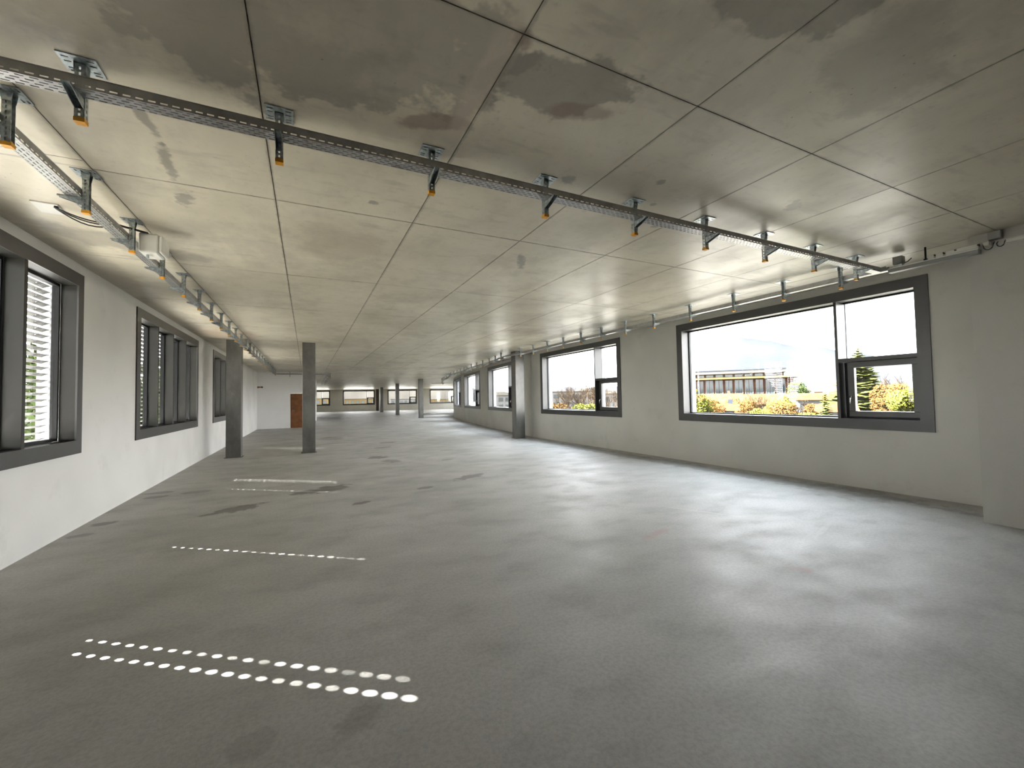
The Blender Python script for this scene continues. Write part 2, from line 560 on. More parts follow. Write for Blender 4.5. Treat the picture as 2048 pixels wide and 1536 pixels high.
tag(MB().box(XP, XR + 0.4, YB, 2.04, 0, H + 0.005).build('wall_right_near', M['wall_r']), kind='structure')
BW = []
wall_poly('wall_back', [(XL - 0.4, YB), (XR + 0.4, YB)], {0: [(a - XL + 0.4 + ov, b - XL + 0.4 - ov, Z0 + ov, Z1 - ov) for a, b in BW]}, 0.40, M['wall_l'])
wall_poly('wall_end', [(XL - 0.4, 29.0), (0.0, 29.0)], {0: [(XL * 0 - 0.905 + 2.649 + 0.4, -0.0 - 0.005 + 2.649 + 0.4, 0, 2.105)]}, 0.25, M['wall_e'], flip=True)
wall_poly('wall_core', [(0.0, 29.0), (0.75, 39.0), (-8.2, 41.0), (-11.0, 73.46)], {}, 0.25, M['wall_e'], flip=True)

u_far = (Vector(FARR) - Vector(FARL))
LF = u_far.length
u_far.normalize()


def far_s(x):
    return (x - FARL[0]) / u_far.x


FW = [(-1.4, 3.25), (5.05, 9.7), (11.6, 16.1), (18.1, 22.7)]
wall_poly('wall_far', [FARL, FARR], {0: [(far_s(a) + ov, far_s(b) - ov, Z0 + ov, Z1 - ov) for a, b in FW]}, 0.40, M['wall_r'], flip=True)


# added unseen slab over the far windows, keeps sun off the far floor
cp = MB()
_n = Vector((-u_far.y, u_far.x))
_a, _b = Vector(FARL) + _n * 0.41, Vector(FARR) + _n * 0.41
cp.prism([tuple(_a), tuple(_b), tuple(_b + _n * 1.7), tuple(_a + _n * 1.7)], 3.31, 3.5)
tag(cp.build('added_sun_block_1', M['wall_r']), kind='structure')


# ------------------------------------------------------------------ windows
def window_big(idx, far_pt, near_pt):
    """fixed light with a deep mullion and a small casement lower right, seen from inside; local x runs left to right, y outward"""
    A, B = Vector(far_pt), Vector(near_pt)
    W = (B - A).length
    u = (B - A).normalized()
    w = thing('window_%d' % idx, None, None, (A.x, A.y, 0), math.atan2(u.y, u.x), kind='structure')
    ci, zb, zt = 0.16, 1.13, 3.115
    c = MB()
    c.box(0, W, -0.02, -0.001, Z0, zb)
    c.box(0, W, -0.02, -0.001, zt, Z1)
    c.box(0, ci, -0.02, -0.001, zb, zt)
    c.box(W - ci, W, -0.02, -0.001, zb, zt)
    c.build('casing', M['paint'], w)
    r = MB()                                     # lining boards of the reveal
    r.box(ci - 0.018, ci, 0.0, 0.205, zb, zt)
    r.box(W - ci, W - ci + 0.018, 0.0, 0.205, zb, zt)
    r.box(ci - 0.018, W - ci + 0.018, 0.0, 0.205, zt, zt + 0.018)
    r.box(ci - 0.018, W - ci + 0.018, 0.0, 0.205, zb - 0.018, zb)
    r.build('reveal_lining', M['paint'], w)
    fr = MB().ring(ci - 0.02, W - ci + 0.02, zb - 0.02, zt + 0.02, 0.045, 0.206, 0.262)
    fr.build('outer_frame', M['frame'], w)
    ol = MB()
    ol.box(ci - 0.02, ci, 0.263, 0.41, zb, zt)
    ol.box(W - ci, W - ci + 0.02, 0.263, 0.41, zb, zt)
    ol.box(ci - 0.02, W - ci + 0.02, 0.263, 0.41, zt, zt + 0.02)
    ol.box(ci - 0.02, W - ci + 0.02, 0.263, 0.44, zb - 0.03, zb - 0.005)
    ol.build('outer_lining', M['alu'], w)
    xm = W - ci - 1.045
    MB().box(xm - 0.022, xm + 0.022, -0.012, 0.262, zb, zt).build('mullion', M['paint'], w)
    MB().box(xm - 0.03, xm + 0.03, 0.263, 0.36, zb, zt).build('outer_fin', M['alu'], w)
    zr = 2.075
    MB().box(xm + 0.022, W - ci, -0.008, 0.262, zr, zr + 0.06).build('transom', M['paint'], w)
    g = M['glass']
    MB().box(ci + 0.02, xm - 0.022, 0.232, 0.240, zb + 0.02, zt - 0.02).build('pane', g, w)
    MB().box(xm + 0.022, W - ci - 0.02, 0.232, 0.240, zr + 0.06, zt - 0.02).build('pane', g, w)
    x0, x1, z0, z1 = xm + 0.03, W - ci - 0.004, zb + 0.015, zr - 0.004
    s = MB().ring(x0 + 0.075, x1, z0 + 0.01, z1, 0.095, 0.075, 0.15)
    sash = bevel(s.build('casement_sash', M['paint'], w), 0.006)
    MB().ring(x0, x1, z0 - 0.012, z1, 0.08, 0.151, 0.205).build('casement_frame', M['frame'], w)
    MB().box(x0 + 0.15, x1 - 0.09, 0.105, 0.113, z0 + 0.1, z1 - 0.09).build('pane', g, sash)
    hd = MB()
    hx, hz = x0 + 0.115, 1.47
    hd.box(hx - 0.012, hx + 0.012, 0.066, 0.0745, hz - 0.03, hz + 0.035)
    hd.tube([(hx, 0.07, hz), (hx, 0.035, hz + 0.0), (hx, 0.03, hz - 0.02), (hx, 0.03, hz - 0.12)], 0.0085, 8)
    hd.build('handle', M['handle'], sash, True)
    return w


for i, (a, b) in enumerate(RWIN):
    window_big(4 + i, a, b)
for i, (a, b) in enumerate(FW):
    pa = Vector(FARL) + u_far * far_s(a)
    pb = Vector(FARL) + u_far * far_s(b)
    window_big(13 + i, pa, pb)



def window_fins(idx, y0, y1):
    """left-hand window: four bays between deep fins; local x = +y of the room, local y = outward"""
    W = y1 - y0
    w = thing('window_%d' % idx, None, None, (XL, y0, 0), PI / 2, kind='structure')
    ci, zb, zt = 0.1875, 1.13, 3.115
    c = MB()
    c.box(0, W, -0.02, -0.001, Z0, zb)
    c.box(0, W, -0.02, -0.001, zt, Z1)
    c.box(0, ci, -0.02, -0.001, zb, zt)
    c.box(W - 0.14, W, -0.02, -0.001, zb, zt)
    c.build('casing', M['paint'], w)
    xe = W - 0.14
    r = MB()
    r.box(ci - 0.018, ci, 0, 0.15, zb, zt)
    r.box(xe, xe + 0.018, 0, 0.15, zb, zt)
    r.box(ci - 0.018, xe + 0.018, 0, 0.15, zt, zt + 0.018)
    r.box(ci - 0.018, xe + 0.018, 0, 0.15, zb - 0.018, zb)
    r.build('reveal_lining', M['paint_l'], w)
    pitch = (xe - ci) / 4
    for k in (1, 2, 3):
        x = ci + pitch * k
        MB().box(x - 0.06, x, -0.005, 0.15, zb, zt).build('fin', M['paint_l'], w)
    edges = [(ci + pitch * k - (0 if k == 0 else 0.0), ci + pitch * (k + 1) - (0 if k == 3 else 0.06)) for k in range(4)]
    for a, b in edges:
        f = MB().ring(a, b, zb, zt, 0.036, 0.151, 0.215).build('sash_frame', M['frame'], w)
        MB().box(a + 0.036, b - 0.036, 0.186, 0.194, zb + 0.036, zt - 0.036).build('pane', M['glass'], f)
    return w, ci, xe


for i, (a, b) in enumerate(LW):
    window_fins([1, 2, 3, 13, 14][i], a, b)

# ------------------------------------------------------------------ outside blinds on the left-hand windows
XB = XL - 0.32
TILT = math.radians(24)
SW, PITCH_Z = 0.080, 0.080


def slat_mesh(length, holes):
    """curved slat, local x along the slat; holes: list of (x, size) cord holes"""
    cs = [(-0.5, 0.0), (-0.25, 0.0035), (0.0, 0.005), (0.25, 0.0035), (0.5, 0.0)]
    hs = sorted(holes)
    v, f = [], []
    ct, st = math.cos(TILT), math.sin(TILT)

    def pt(x, t, bulge):
        a = t * SW                                   # across, positive = outward
        return (x, a * ct - bulge * st, -a * st + bulge * ct)
    xs = [0.0]
    for x, r in hs:
        xs += [x - r, x + r]
    xs.append(length)

    def bul(t):
        return 0.005 * (1 - (2 * t) ** 2)
    for i in range(len(xs) - 1):
        hole = i % 2 == 1
        x0, x1 = xs[i], xs[i + 1]
        if not hole:
            for k in range(4):
                n = len(v)
                v += [pt(x0, cs[k][0], cs[k][1]), pt(x1, cs[k][0], cs[k][1]), pt(x1, cs[k + 1][0], cs[k + 1][1]), pt(x0, cs[k + 1][0], cs[k + 1][1])]
                f.append((n, n + 1, n + 2, n + 3))
        else:
            r = (x1 - x0) / 2
            xc = (x0 + x1) / 2
            t = r / SW
            sq = [(x0, -0.5), (x1, -0.5), (x1, 0.5), (x0, 0.5)]
            # two outer bands, then a square with a twelve-sided hole
            for ta, tb in ((-0.5, -t), (t, 0.5)):
                n = len(v)
                v += [pt(x0, ta, bul(ta)), pt(x1, ta, bul(ta)), pt(x1, tb, bul(tb)), pt(x0, tb, bul(tb))]
                f.append((n, n + 1, n + 2, n + 3))
            n = len(v)
            K = 12
            for q in range(K):
                g = 2 * PI * (q + 0.5) / K
                cx, sx = math.cos(g), math.sin(g)
                m = max(abs(cx), abs(sx))
                v.append(pt(xc + r * cx / m, t * sx / m, bul(t * sx / m)))
                v.append(pt(xc + r * cx * 0.97, t * sx * 0.97, bul(t * sx)))
            for q in range(K):
                p = (q + 1) % K
                f.append((n + 2 * q, n + 2 * p, n + 2 * p + 1, n + 2 * q + 1))
            for sx_, sy_ in ((1, 1), (1, -1), (-1, 1), (-1, -1)):   # the square's corners
                pass
    me = bpy.data.meshes.new('slat')
    me.from_pydata(v, [], f)
    me.materials.append(M['slat'])
    for p in me.polygons:
        p.use_smooth = True
    return me


BL = []
LABELS = ['in the nearest left-hand window, near half', 'in the nearest left-hand window, far half', 'in the middle left-hand window, near half',
          'in the middle left-hand window, far half', 'in the left-hand window behind the pillar, near half', 'in the left-hand window behind the pillar, far half']
CORDS = {0: [(4.0, 0.85), (4.92, 1.0)], 1: [(5.09, 1.0), (7.093, 0.76)], 2: [(10.52, 0.7), (11.42, 0.7)], 3: [(11.59, 0.85)], 4: [(18.0, 0.8)], 5: [(18.17, 0.9)]}
rs = random.Random(11)
ZS = [1.483 + PITCH_Z * k for k in range(-4, 22)]
bi = 0
for (y0, y1) in LW:
    ym = y0 + 2.195
    for (a, b) in ((y0 + 0.036, ym - 0.001), (ym + 0.001, y1 - 0.036)):
        L = b - a
        t = thing('venetian_blind', 'light metal outside venetian blind ' + LABELS[bi], 'blind', (XB, a, 1.05), PI / 2, 'outside blinds on the left windows')
        plain = slat_mesh(L, [])
        for k, z in enumerate(ZS):
            hs = []
            for y, s in CORDS[bi]:
                if z > 1.45 and a + 0.015 < y < b - 0.015:
                    far = (z - 1.45) / 1.7
                    fade = 1.0 - (0.38 * far if abs(y - 5.09) < 0.01 else 0.0)
                    hs.append((y - a, 0.0083 * s * fade * rs.choice((0.62, 0.8, 0.88, 0.95, 1.0))))
            me = slat_mesh(L, hs) if hs else plain
            o = inst('slat', me, t, (0, 0, z - 1.05))
            solid(o, 0.0012)
        MB().box(0, L, -0.045, 0.045, 3.19 - 1.05, 3.245 - 1.05).build('head_rail', M['slat'], t)
        MB().box(0, L, -0.03, 0.03, 1.10 - 1.05, 1.118 - 1.05).build('bottom_rail', M['slat'], t)
        for x, w_, ya in ((0.0, 0.055, 0.043), (L - 0.022, 0.022, -0.055)):  # first rail set outward and widened to block sun through the blind gap
            MB().box(x, x + w_, ya, ya + 0.012, -0.035, 3.19 - 1.05).build('guide_rail', M['alu'], t)
        bi += 1

# ------------------------------------------------------------------ door in the end wall
dr = thing('door_1', None, None, (-0.90, 29.0, 0), 0, kind='structure')
MB().box(0.045, 0.85, 0.03, 0.075, 0.001, 2.06).build('leaf', M['door'], dr)
df = MB()
df.box(0, 0.045, -0.01, 0.12, 0, 2.1)
df.box(0.85, 0.895, -0.01, 0.12, 0, 2.1)
df.box(0.045, 0.85, -0.01, 0.12, 2.06, 2.1)
df.build('door_frame', M['doorframe'], dr)
dh = MB()
dh.box(0.10, 0.13, 0.018, 0.03, 0.98, 1.14)
dh.tube([(0.115, 0.02, 1.06), (0.115, -0.03, 1.06), (0.24, -0.03, 1.06)], 0.009, 8)
dh.build('handle', M['handle'], dr)


# ------------------------------------------------------------------ pillars
def pillar(label, x0, x1, y0, y1):
    t = thing('concrete_pillar', label, 'pillar', ((x0 + x1) / 2, (y0 + y1) / 2, 0), 0, 'concrete pillars along the hall')
    w, d = (x1 - x0) / 2, (y1 - y0) / 2
    bevel(MB().box(-w, w, -d, d, 0, H - 0.001).build('shaft', M['column'], t), 0.008)
    MB().box(-w - 0.035, w + 0.03, -d - 0.03, d + 0.03, 0, 0.012).build('mortar_foot', M['joint'], t)
    return t


pillar('dark concrete pillar nearest the louvred left wall', -2.08, -1.71, 14.35, 14.72)
pillar('dark concrete pillar standing in front of the brown door', -0.12, 0.245, 14.36, 14.72)
pillar('concrete pillar close to the right-hand window wall', 7.30, 7.68, 14.53, 14.9)
pillar('nearest of the three distant concrete pillars before the far windows', 8.75, 9.12, 36.1, 36.47)
pillar('middle one of the three distant concrete pillars', 8.72, 9.09, 46.5, 46.87)
pillar('farthest of the three distant concrete pillars', 9.0, 9.4, 59.2, 59.6)
dp = thing('wall_duct', 'tall dark brown duct standing against the far wall', 'duct', (9.98, 68.35, 0), math.atan2(u_far.y, u_far.x))
MB().box(-0.2, 0.2, -0.12, 0.12, 0, H - 0.001).build('duct_casing', M['darkpipe'], dp)
MB().box(-0.22, 0.22, -0.14, 0.14, 1.7, 1.74).build('strap', M['frame'], dp)


# ------------------------------------------------------------------ cable trays
def slot_sheet(mb, L, width, rows, pitch, slot, sw, place):
    """sheet L x width with staggered slots; place(s,t) -> point"""
    n = max(1, int(L / pitch))
    edges = []
    for r in range(rows):
        c = width * (r + 0.5) / rows
        edges.append((c - sw / 2, c + sw / 2))
    t = 0.0
    for r, (a, b) in enumerate(edges):
        mb.face([place(0, t), place(L, t), place(L, a), place(0, a)])
        off = pitch * (0.25 if r % 2 else 0.75) - slot / 2
        s = 0.0
        for k in range(n):
            s0 = k * pitch + off
            s1 = s0 + slot
            if s1 > L - 0.005:
                break
            mb.face([place(s, a), place(s0, a), place(s0, b), place(s, b)])
            s = s1
        mb.face([place(s, a), place(L, a), place(L, b), place(s, b)])
        t = b
    mb.face([place(0, t), place(L, t), place(L, width), place(0, width)])


ZT = 3.212          # underside of the trays
TH = 0.06


def tray(label, A, B, width, side, perforated=True, group='cable trays under the ceiling', zt=ZT):
    """runs A -> B; side=+1: the sheet extends to the left of the walking direction"""
    A, B = Vector(A), Vector(B)
    L = (B - A).length
    u = (B - A).normalized()
    o = thing('cable_tray', label, 'cable tray', (A.x, A.y, zt), math.atan2(u.y, u.x), group)
    rows = 4 if perforated else 0
    mb = MB()
    slot_sheet(mb, L, width, rows, 0.053, 0.033, 0.0075, lambda s, t: (s, t * side, 0))
    solid(mb.build('tray_bottom', M['tray'], o), 0.0018)
    for t0 in (0, width):
        mb = MB()
        slot_sheet(mb, L, TH, 0, 0.053, 0.03, 0.008, lambda s, z: (s, t0 * side, z)) if not perforated else None
        if perforated:
            # one row of slots low on the flange
            zr0, zr1 = 0.010, 0.018
            mb.face([(0, t0 * side, 0), (L, t0 * side, 0), (L, t0 * side, zr0), (0, t0 * side, zr0)])
            s = 0.0
            k = 0
            while True:
                s0 = 0.012 + k * 0.053
                if s0 + 0.033 > L - 0.005:
                    break
                mb.face([(s, t0 * side, zr0), (s0, t0 * side, zr0), (s0, t0 * side, zr1), (s, t0 * side, zr1)])
                s = s0 + 0.033
                k += 1
            mb.face([(s, t0 * side, zr0), (L, t0 * side, zr0), (L, t0 * side, zr1), (s, t0 * side, zr1)])
            mb.face([(0, t0 * side, zr1), (L, t0 * side, zr1), (L, t0 * side, TH), (0, t0 * side, TH)])
        fl_ = mb.build('side_flange', M['tray'], o)
        solid(fl_, 0.0018)
        tt = t0 * side
        MB().tube([(0, tt, TH), (L, tt, TH)], 0.004, 6).build('rolled_edge', M['tray'], fl_)
    return o


TW = 0.095
tray('long perforated cable tray crossing the ceiling towards the big window', (-1.69, 2.862), (7.085, 2.862), TW, 1)
tray('perforated cable tray running along the louvred left wall', (-1.592, 2.96), (-1.592, 27.9), TW, 1)
tray('cable tray along the right-hand windows, near part', (7.175, 2.80), (7.175, 15.0), 0.085, 1)
CURV = [(7.175, 15.02), (7.5, 16.9), (8.0, 21.3), (8.4, 23.5), (9.0, 27.9), (9.6, 30.4), (10.55, 34.9), (11.4, 37.8), (12.8, 42.0)]
for i in range(len(CURV) - 1):
    tray('cable tray piece bending with the curved window wall, %s from the pillar' % ORD[i], Vector(CURV[i]).lerp(Vector(CURV[i + 1]), 0.01), Vector(CURV[i]).lerp(Vector(CURV[i + 1]), 0.99), 0.085, 1, False)
tray('short cable tray leaving the curved wall at the far end', (12.62, 42.16), (11.6, 42.6), 0.1, 1, False)
tray('cable tray crossing in front of the white end wall', (-1.58, 27.92), (1.2, 27.92), TW, 1, False)
tray('cable tray leading away past the corner of the white end wall', (1.2, 28.03), (1.35, 44.0), TW, 1, False)


def grid_sheet(mb, xs, ys, skip, place):
    for i in range(len(xs) - 1):
        for j in range(len(ys) - 1):
            if (i, j) in skip:
                continue
            mb.face([place(xs[i], ys[j]), place(xs[i + 1], ys[j]), place(xs[i + 1], ys[j + 1]), place(xs[i], ys[j + 1])])


def hanger_meshes():
    """local: post at origin, ceiling at z=0 (post hangs down), arm towards -y"""
    out = {}
    # head plate with slots
    mb = MB()
    xs = [-0.08, -0.066, -0.036, -0.02, 0.02, 0.036, 0.066, 0.08]
    ys = [-0.075, -0.055, -0.045, -0.02, -0.01, 0.03, 0.04, 0.055, 0.065, 0.075]
    skip = {(1, 1), (5, 1), (1, 3), (5, 3), (1, 5), (5, 5), (1, 7), (5, 7)}
    grid_sheet(mb, xs, ys, skip, lambda a, b: (a, b, -0.004))
    out['ceiling_plate'] = (mb, M['galv'], 0.005)
    # post: U channel with a row of slots in web and flanges
    mb = MB()
    L = 0.30
    zs = [0.0]
    z = 0.018
    while z + 0.022 < L:
        zs += [z, z + 0.018]
        z += 0.032
    zs.append(L)
    skip = {(1, j) for j in range(1, len(zs) - 1, 2)}
    w = 0.02
    grid_sheet(mb, [-w, -0.005, 0.005, w], zs, skip, lambda a, zz: (a, -w, -0.006 - zz))
    for sx in (-1, 1):
        grid_sheet(mb, [-w, -0.006, 0.004, w], zs, skip, lambda a, zz: (sx * w, a, -0.006 - zz))
    out['post'] = (mb, M['galv'], 0.003)
    # saddle bracket joining post and plate
    mb = MB()
    for sx in (-1, 1):
        mb.face([(sx * 0.0235, -0.028, -0.007), (sx * 0.0235, 0.028, -0.007), (sx * 0.0235, 0.021, -0.06), (sx * 0.0235, -0.021, -0.06)])
    mb.face([(-0.0235, -0.028, -0.007), (0.0235, -0.028, -0.007), (0.0235, 0.028, -0.007), (-0.0235, 0.028, -0.007)])
    out['saddle'] = (mb, M['galv'], 0.003)
    # arm under the tray: tapering channel
    mb = MB()
    zt = ZT - H - 0.004
    for sx in (-1, 1):
        mb.face([(sx * 0.018, -0.024, zt), (sx * 0.018, -0.165, zt), (sx * 0.018, -0.165, zt - 0.012), (sx * 0.018, -0.024, zt - 0.055)])
    mb.face([(-0.018, -0.024, zt), (0.018, -0.024, zt), (0.018, -0.165, zt), (-0.018, -0.165, zt)])
    mb.face([(-0.018, -0.024, zt + 0.0), (0.018, -0.024, zt + 0.0), (0.018, -0.024, zt - 0.055), (-0.018, -0.024, zt - 0.055)])
    out['arm'] = (mb, M['galv'], 0.003)
    mb = MB()
    mb.box(-0.023, 0.023, -0.023, 0.023, -0.325, -0.303)
    mb.box(-0.017, 0.017, -0.017, 0.017, -0.303, -0.292)
    out['end_cap'] = (mb, M['orange'], 0)
    res = {}
    for k, (mb, m, th) in out.items():
        me = mb.mesh(k)
        me.materials.append(m)
        res[k] = (me, th)
    return res


HM = hanger_meshes()


def hanger(label, x, y, rz, group):
    t = thing('ceiling_hanger', label, 'hanger', (x, y, H), rz, group)
    for k, (me, th) in HM.items():
        o = inst(k, me, t)
        if th:
            solid(o, th)
    return t


for i, x in enumerate([-1.09, -0.155, 0.83, 1.81, 2.79, 3.76, 4.75, 5.73, 6.72]):
    hanger('galvanised hanger with orange end cap on the crossing tray, %s from the left wall' % ORD[i], x, 2.985, 0, 'hangers of the crossing cable tray')
for i in range(26):
    y = 3.43 + 0.97 * i
    if 27.3 < y:
        break
    hanger('galvanised hanger of the left-hand cable tray, %s from the camera' % ORD[i], -1.565, y, -PI / 2, 'hangers of the left-hand cable tray')
for i, y in enumerate([3.33, 4.15, 5.05, 6.02, 7.02, 7.96, 8.9, 9.83, 10.75, 11.7, 12.65, 13.6]):
    hanger('galvanised hanger of the straight right-hand cable tray, %s from the near wall block' % ORD[i], 7.06, y, PI / 2, 'hangers of the right-hand cable tray')
n = 0
for i in range(len(CURV) - 1):
    A, B = Vector(CURV[i]), Vector(CURV[i + 1])
    u = (B - A).normalized()
    nl = Vector((-u.y, u.x))
    k = max(1, round((B - A).length / 1.1))
    for q in range(k):
        p = A.lerp(B, (q + 0.5) / k) + nl * 0.115
        hanger('galvanised hanger on the curving right-hand tray, %s beyond the pillar' % ORD[n], p.x, p.y, math.atan2(u.y, u.x), 'hangers of the curving cable tray')
        n += 1
for i, x in enumerate([-0.9, 0.1, 1.05]):
    hanger('hanger of the tray before the white end wall, %s from the left' % ORD[i], x, 28.05, 0, 'hangers before the end wall')
for i in range(5):
    hanger('hanger of the tray leading past the end wall corner, %s away' % ORD[i], 1.37 + 0.03 * i, 29.5 + 3.0 * i, -PI / 2, 'hangers past the end wall corner')

# ------------------------------------------------------------------ boxes and cables
t = thing('junction_box', 'large white plastic junction box fixed to the left-hand tray hanger', 'junction box', (-1.5, 5.42, 3.12), 0)
b = MB().box(-0.03, 0.13, -0.02, 0.24, 0.0, 0.2)
bevel(b.build('box_body', M['plastic'], t), 0.02, 3)
bevel(MB().box(0.131, 0.165, -0.01, 0.23, 0.012, 0.188).build('lid', M['plastic'], t), 0.015, 3)
MB().tube([(0.02, 0.08, 0.0), (0.02, 0.08, -0.03)], 0.014, 8).build('cable_gland', M['galv'], t)
t = thing('ceiling_box_cover', 'flat white square cover on the ceiling above the left tray', 'cover plate', (-2.14, 5.3, H), 0.1)
bevel(MB().box(-0.09, 0.09, -0.13, 0.13, -0.012, -0.0005).build('plate', M['plastic'], t), 0.003)
MB().box(0.06, 0.085, -0.11, -0.07, -0.02, -0.012).build('cable_exit', M['cable'], t)
for i, (dy, sag) in enumerate(((0.0, 0.05), (0.018, 0.075), (-0.014, 0.035))):
    pts = []
    for k in range(13):
        f = k / 12
        pts.append((-2.07 + 0.62 * f, 5.21 + dy + 0.19 * f, 3.385 - sag * math.sin(PI * min(1, f * 1.5)) - 0.07 * f))
    o = MB().tube(pts, 0.006, 6).build('black_cable', M['cable'], None, True)
    tag(o, ['upper', 'lowest hanging', 'middle'][i] + ' black cable from the white ceiling cover to the junction box', 'cable')

# gear above the near right-hand wall block
t = thing('cable_channel', 'flat grey cable channel between the big window tray and the near wall block', 'cable channel', (7.13, 2.35, 3.172), 0)
bevel(MB().box(-0.05, 0.045, -0.42, 0.43, 0.0, 0.052).build('channel_body', M['greyplastic'], t), 0.003)
MB().box(-0.054, -0.051, -0.42, 0.43, 0.046, 0.060).build('lip', M['plastic'], t)
t = thing('junction_box', 'grey square junction box above the big right-hand window', 'junction box', (7.12, 2.675, 3.262), 0)
bevel(MB().box(-0.05, 0.05, -0.05, 0.05, 0.0, 0.105).build('box_body', M['greyplastic'], t), 0.006)
bevel(MB().box(-0.054, -0.051, -0.045, 0.045, 0.006, 0.099).build('lid', M['greyplastic'], t), 0.001)
MB().tube([(-0.02, -0.051, 0.0), (-0.02, -0.10, 0.01), (-0.02, -0.14, 0.045)], 0.006, 6).build('cable_tail', M['cable'], t)
MB().box(-0.03, 0.03, -0.04, 0.04, -0.031, -0.001).build('foot_bracket', M['galv'], t)
t = thing('threaded_post', 'short dark steel post left of the white connector blocks', 'post', (7.09, 2.395, 3.229), 0)
MB().box(-0.008, 0.008, -0.008, 0.008, 0.0, 0.17).build('post_bar', M['frame'], t)
MB().box(-0.016, 0.016, -0.016, 0.016, 0.0, 0.02).build('nut', M['frame'], t)
for i, (y, l, hgt, lab) in enumerate(((2.34, 0.06, 0.05, 'small white connector block beside the short dark post'),
                                      (2.262, 0.07, 0.045, 'square white connector block in the middle of the three'),
                                      (2.165, 0.08, 0.05, 'white connector block next to the white trunking'))):
    t = thing('connector_block', lab, 'connector', (7.10, y, 3.229), 0, 'white connectors on the right-hand channel')
    bevel(MB().box(-0.025, 0.025, -l / 2, l / 2, 0.0, hgt).build('housing', M['plastic'], t), 0.006)
    MB().tube([(-0.012, -l / 2, 0.036), (-0.014, -l / 2 - 0.006, 0.04)], 0.015, 8).build('plug', M['cable'], t)
t = thing('cable_trunking', 'long white two-tier trunking section on the grey channel', 'trunking', (7.10, 2.02, 3.229), 0)
bevel(MB().box(-0.03, 0.03, -0.085, 0.085, 0.0, 0.05).build('trunking_body', M['plastic'], t), 0.004)
bevel(MB().box(-0.062, -0.031, -0.105, 0.105, 0.0, 0.022).build('trunking_front', M['plastic'], t), 0.003)
MB().tube([(-0.01, -0.086, 0.035), (-0.01, -0.10, 0.035)], 0.016, 8).build('end_gland', M['cable'], t)
t = thing('junction_box', 'beige box fixed high on the near wall block above the cable loops', 'junction box', (7.187, 1.805, 3.30), 0)
bevel(MB().box(-0.09, 0.0, -0.052, 0.052, 0.0, 0.088).build('box_body', M['greyplastic'], t), 0.006)
bevel(MB().box(-0.094, -0.091, -0.046, 0.046, 0.005, 0.083).build('lid', M['greyplastic'], t), 0.001)
t = thing('connector_block', 'yellowish terminal block below the beige box', 'connector', (7.187, 1.873, 3.245), 0)
bevel(MB().box(-0.08, 0.0, -0.024, 0.024, 0.0, 0.042).build('housing', M['plastic'], t), 0.004)
MB().tube([(-0.04, 0.024, 0.02), (-0.04, 0.034, 0.02)], 0.016, 8).build('plug', M['cable'], t)
t = thing('cable_trunking', 'white trunking section at the right edge beyond the looped cables', 'trunking', (7.187, 1.45, 3.228), 0)
bevel(MB().box(-0.075, 0.0, -0.27, 0.27, 0.0, 0.038).build('trunking_body', M['plastic'], t), 0.004)
MB().box(-0.079, 0.0, -0.27, 0.27, 0.039, 0.045).build('trunking_lid', M['plastic'], t)
for i, (y, r, z) in enumerate(((1.853, 0.040, 3.243), (1.757, 0.030, 3.237))):
    pts = [(7.10, y + r * math.cos(a), z + r * math.sin(a) * 1.35) for a in [PI + PI * k / 10 for k in range(11)]]
    o = MB().tube([(7.14, y - r, z + 0.03)] + pts + [(7.14, y + r, z + 0.03)], 0.005, 6).build('black_cable', M['cable'], None, True)
    tag(o, ['wider black cable loop hanging under the beige box', 'smaller black cable loop right of the beige box'][i], 'cable')

t = thing('pipe_stub', 'short copper pipe stub with dark end on the white end wall', 'pipe', (-2.55, 28.98, 2.5), 0)
MB().tube([(-0.05, 0.02, 0), (-0.05, -0.08, 0), (0.12, -0.1, 0)], 0.035, 8).build('elbow', M['copper'], t)
MB().tube([(0.12, -0.1, 0), (0.2, -0.1, 0)], 0.045, 8).build('end_plug', M['darkpipe'], t)
MB().tube([(-0.05, 0.019, 0), (-0.05, 0.005, 0)], 0.06, 10).build('rosette', M['copper'], t)
# ------------------------------------------------------------------ outside
M['grass'] = simple('pale_winter_ground', (0.1060, 0.1020, 0.0920), 0.9, 0, 0.2, 0.15, spec=0.0)
M['hill'] = simple('hazy_hill', (0.0162, 0.0152, 0.0132), 1.0, 0, 0.2, 0.01, spec=0.0)  # distance haze put into the hill colour
M['mount'] = simple('hazy_mountain', (0.0141, 0.0156, 0.0179), 1.0, 0, 0.06, 0.002, spec=0.0)  # bluish haze painted into the base colour
M['leaf'] = simple('yellow_green_leaf', (0.0318, 0.0339, 0.0065), 0.8, 0, 0.5, 1.2, spec=0.0)
M['leafd'] = simple('mid_green_leaf', (0.0182, 0.0256, 0.0085), 0.8, 0, 0.5, 1.2, spec=0.0)
M['needle'] = simple('conifer_needles', (0.0244, 0.0277, 0.0074), 0.85, 0, 0.5, 1.5, spec=0.0)
M['dry'] = simple('dry_russet_shrub', (0.0312, 0.0179, 0.0063), 0.9, 0, 0.4, 1.0, spec=0.0)
M['bark'] = simple('pale_bark', (0.0174, 0.0125, 0.0084), 0.9, 0, 0.3, 3, spec=0.0)
M['facade'] = simple('beige_facade', (0.0295, 0.0248, 0.0187), 0.8, 0, 0.1, 0.5, spec=0.0)
M['ledge'] = simple('ochre_ledge', (0.0519, 0.0365, 0.0154), 0.7, 0, 0.1, 0.5, spec=0.0)
M['brick'] = simple('russet_cladding', (0.0272, 0.0140, 0.0094), 0.8, 0, 0.2, 1.0, spec=0.0)
M['whiteb'] = simple('white_render', (0.0588, 0.0588, 0.0568), 0.7, 0, 0.05, 0.5, spec=0.0)
M['pane2'] = simple('far_window_glass', (0.0141, 0.0183, 0.0195), 0.08, 0, 0.3, 0.7, spec=0.3)
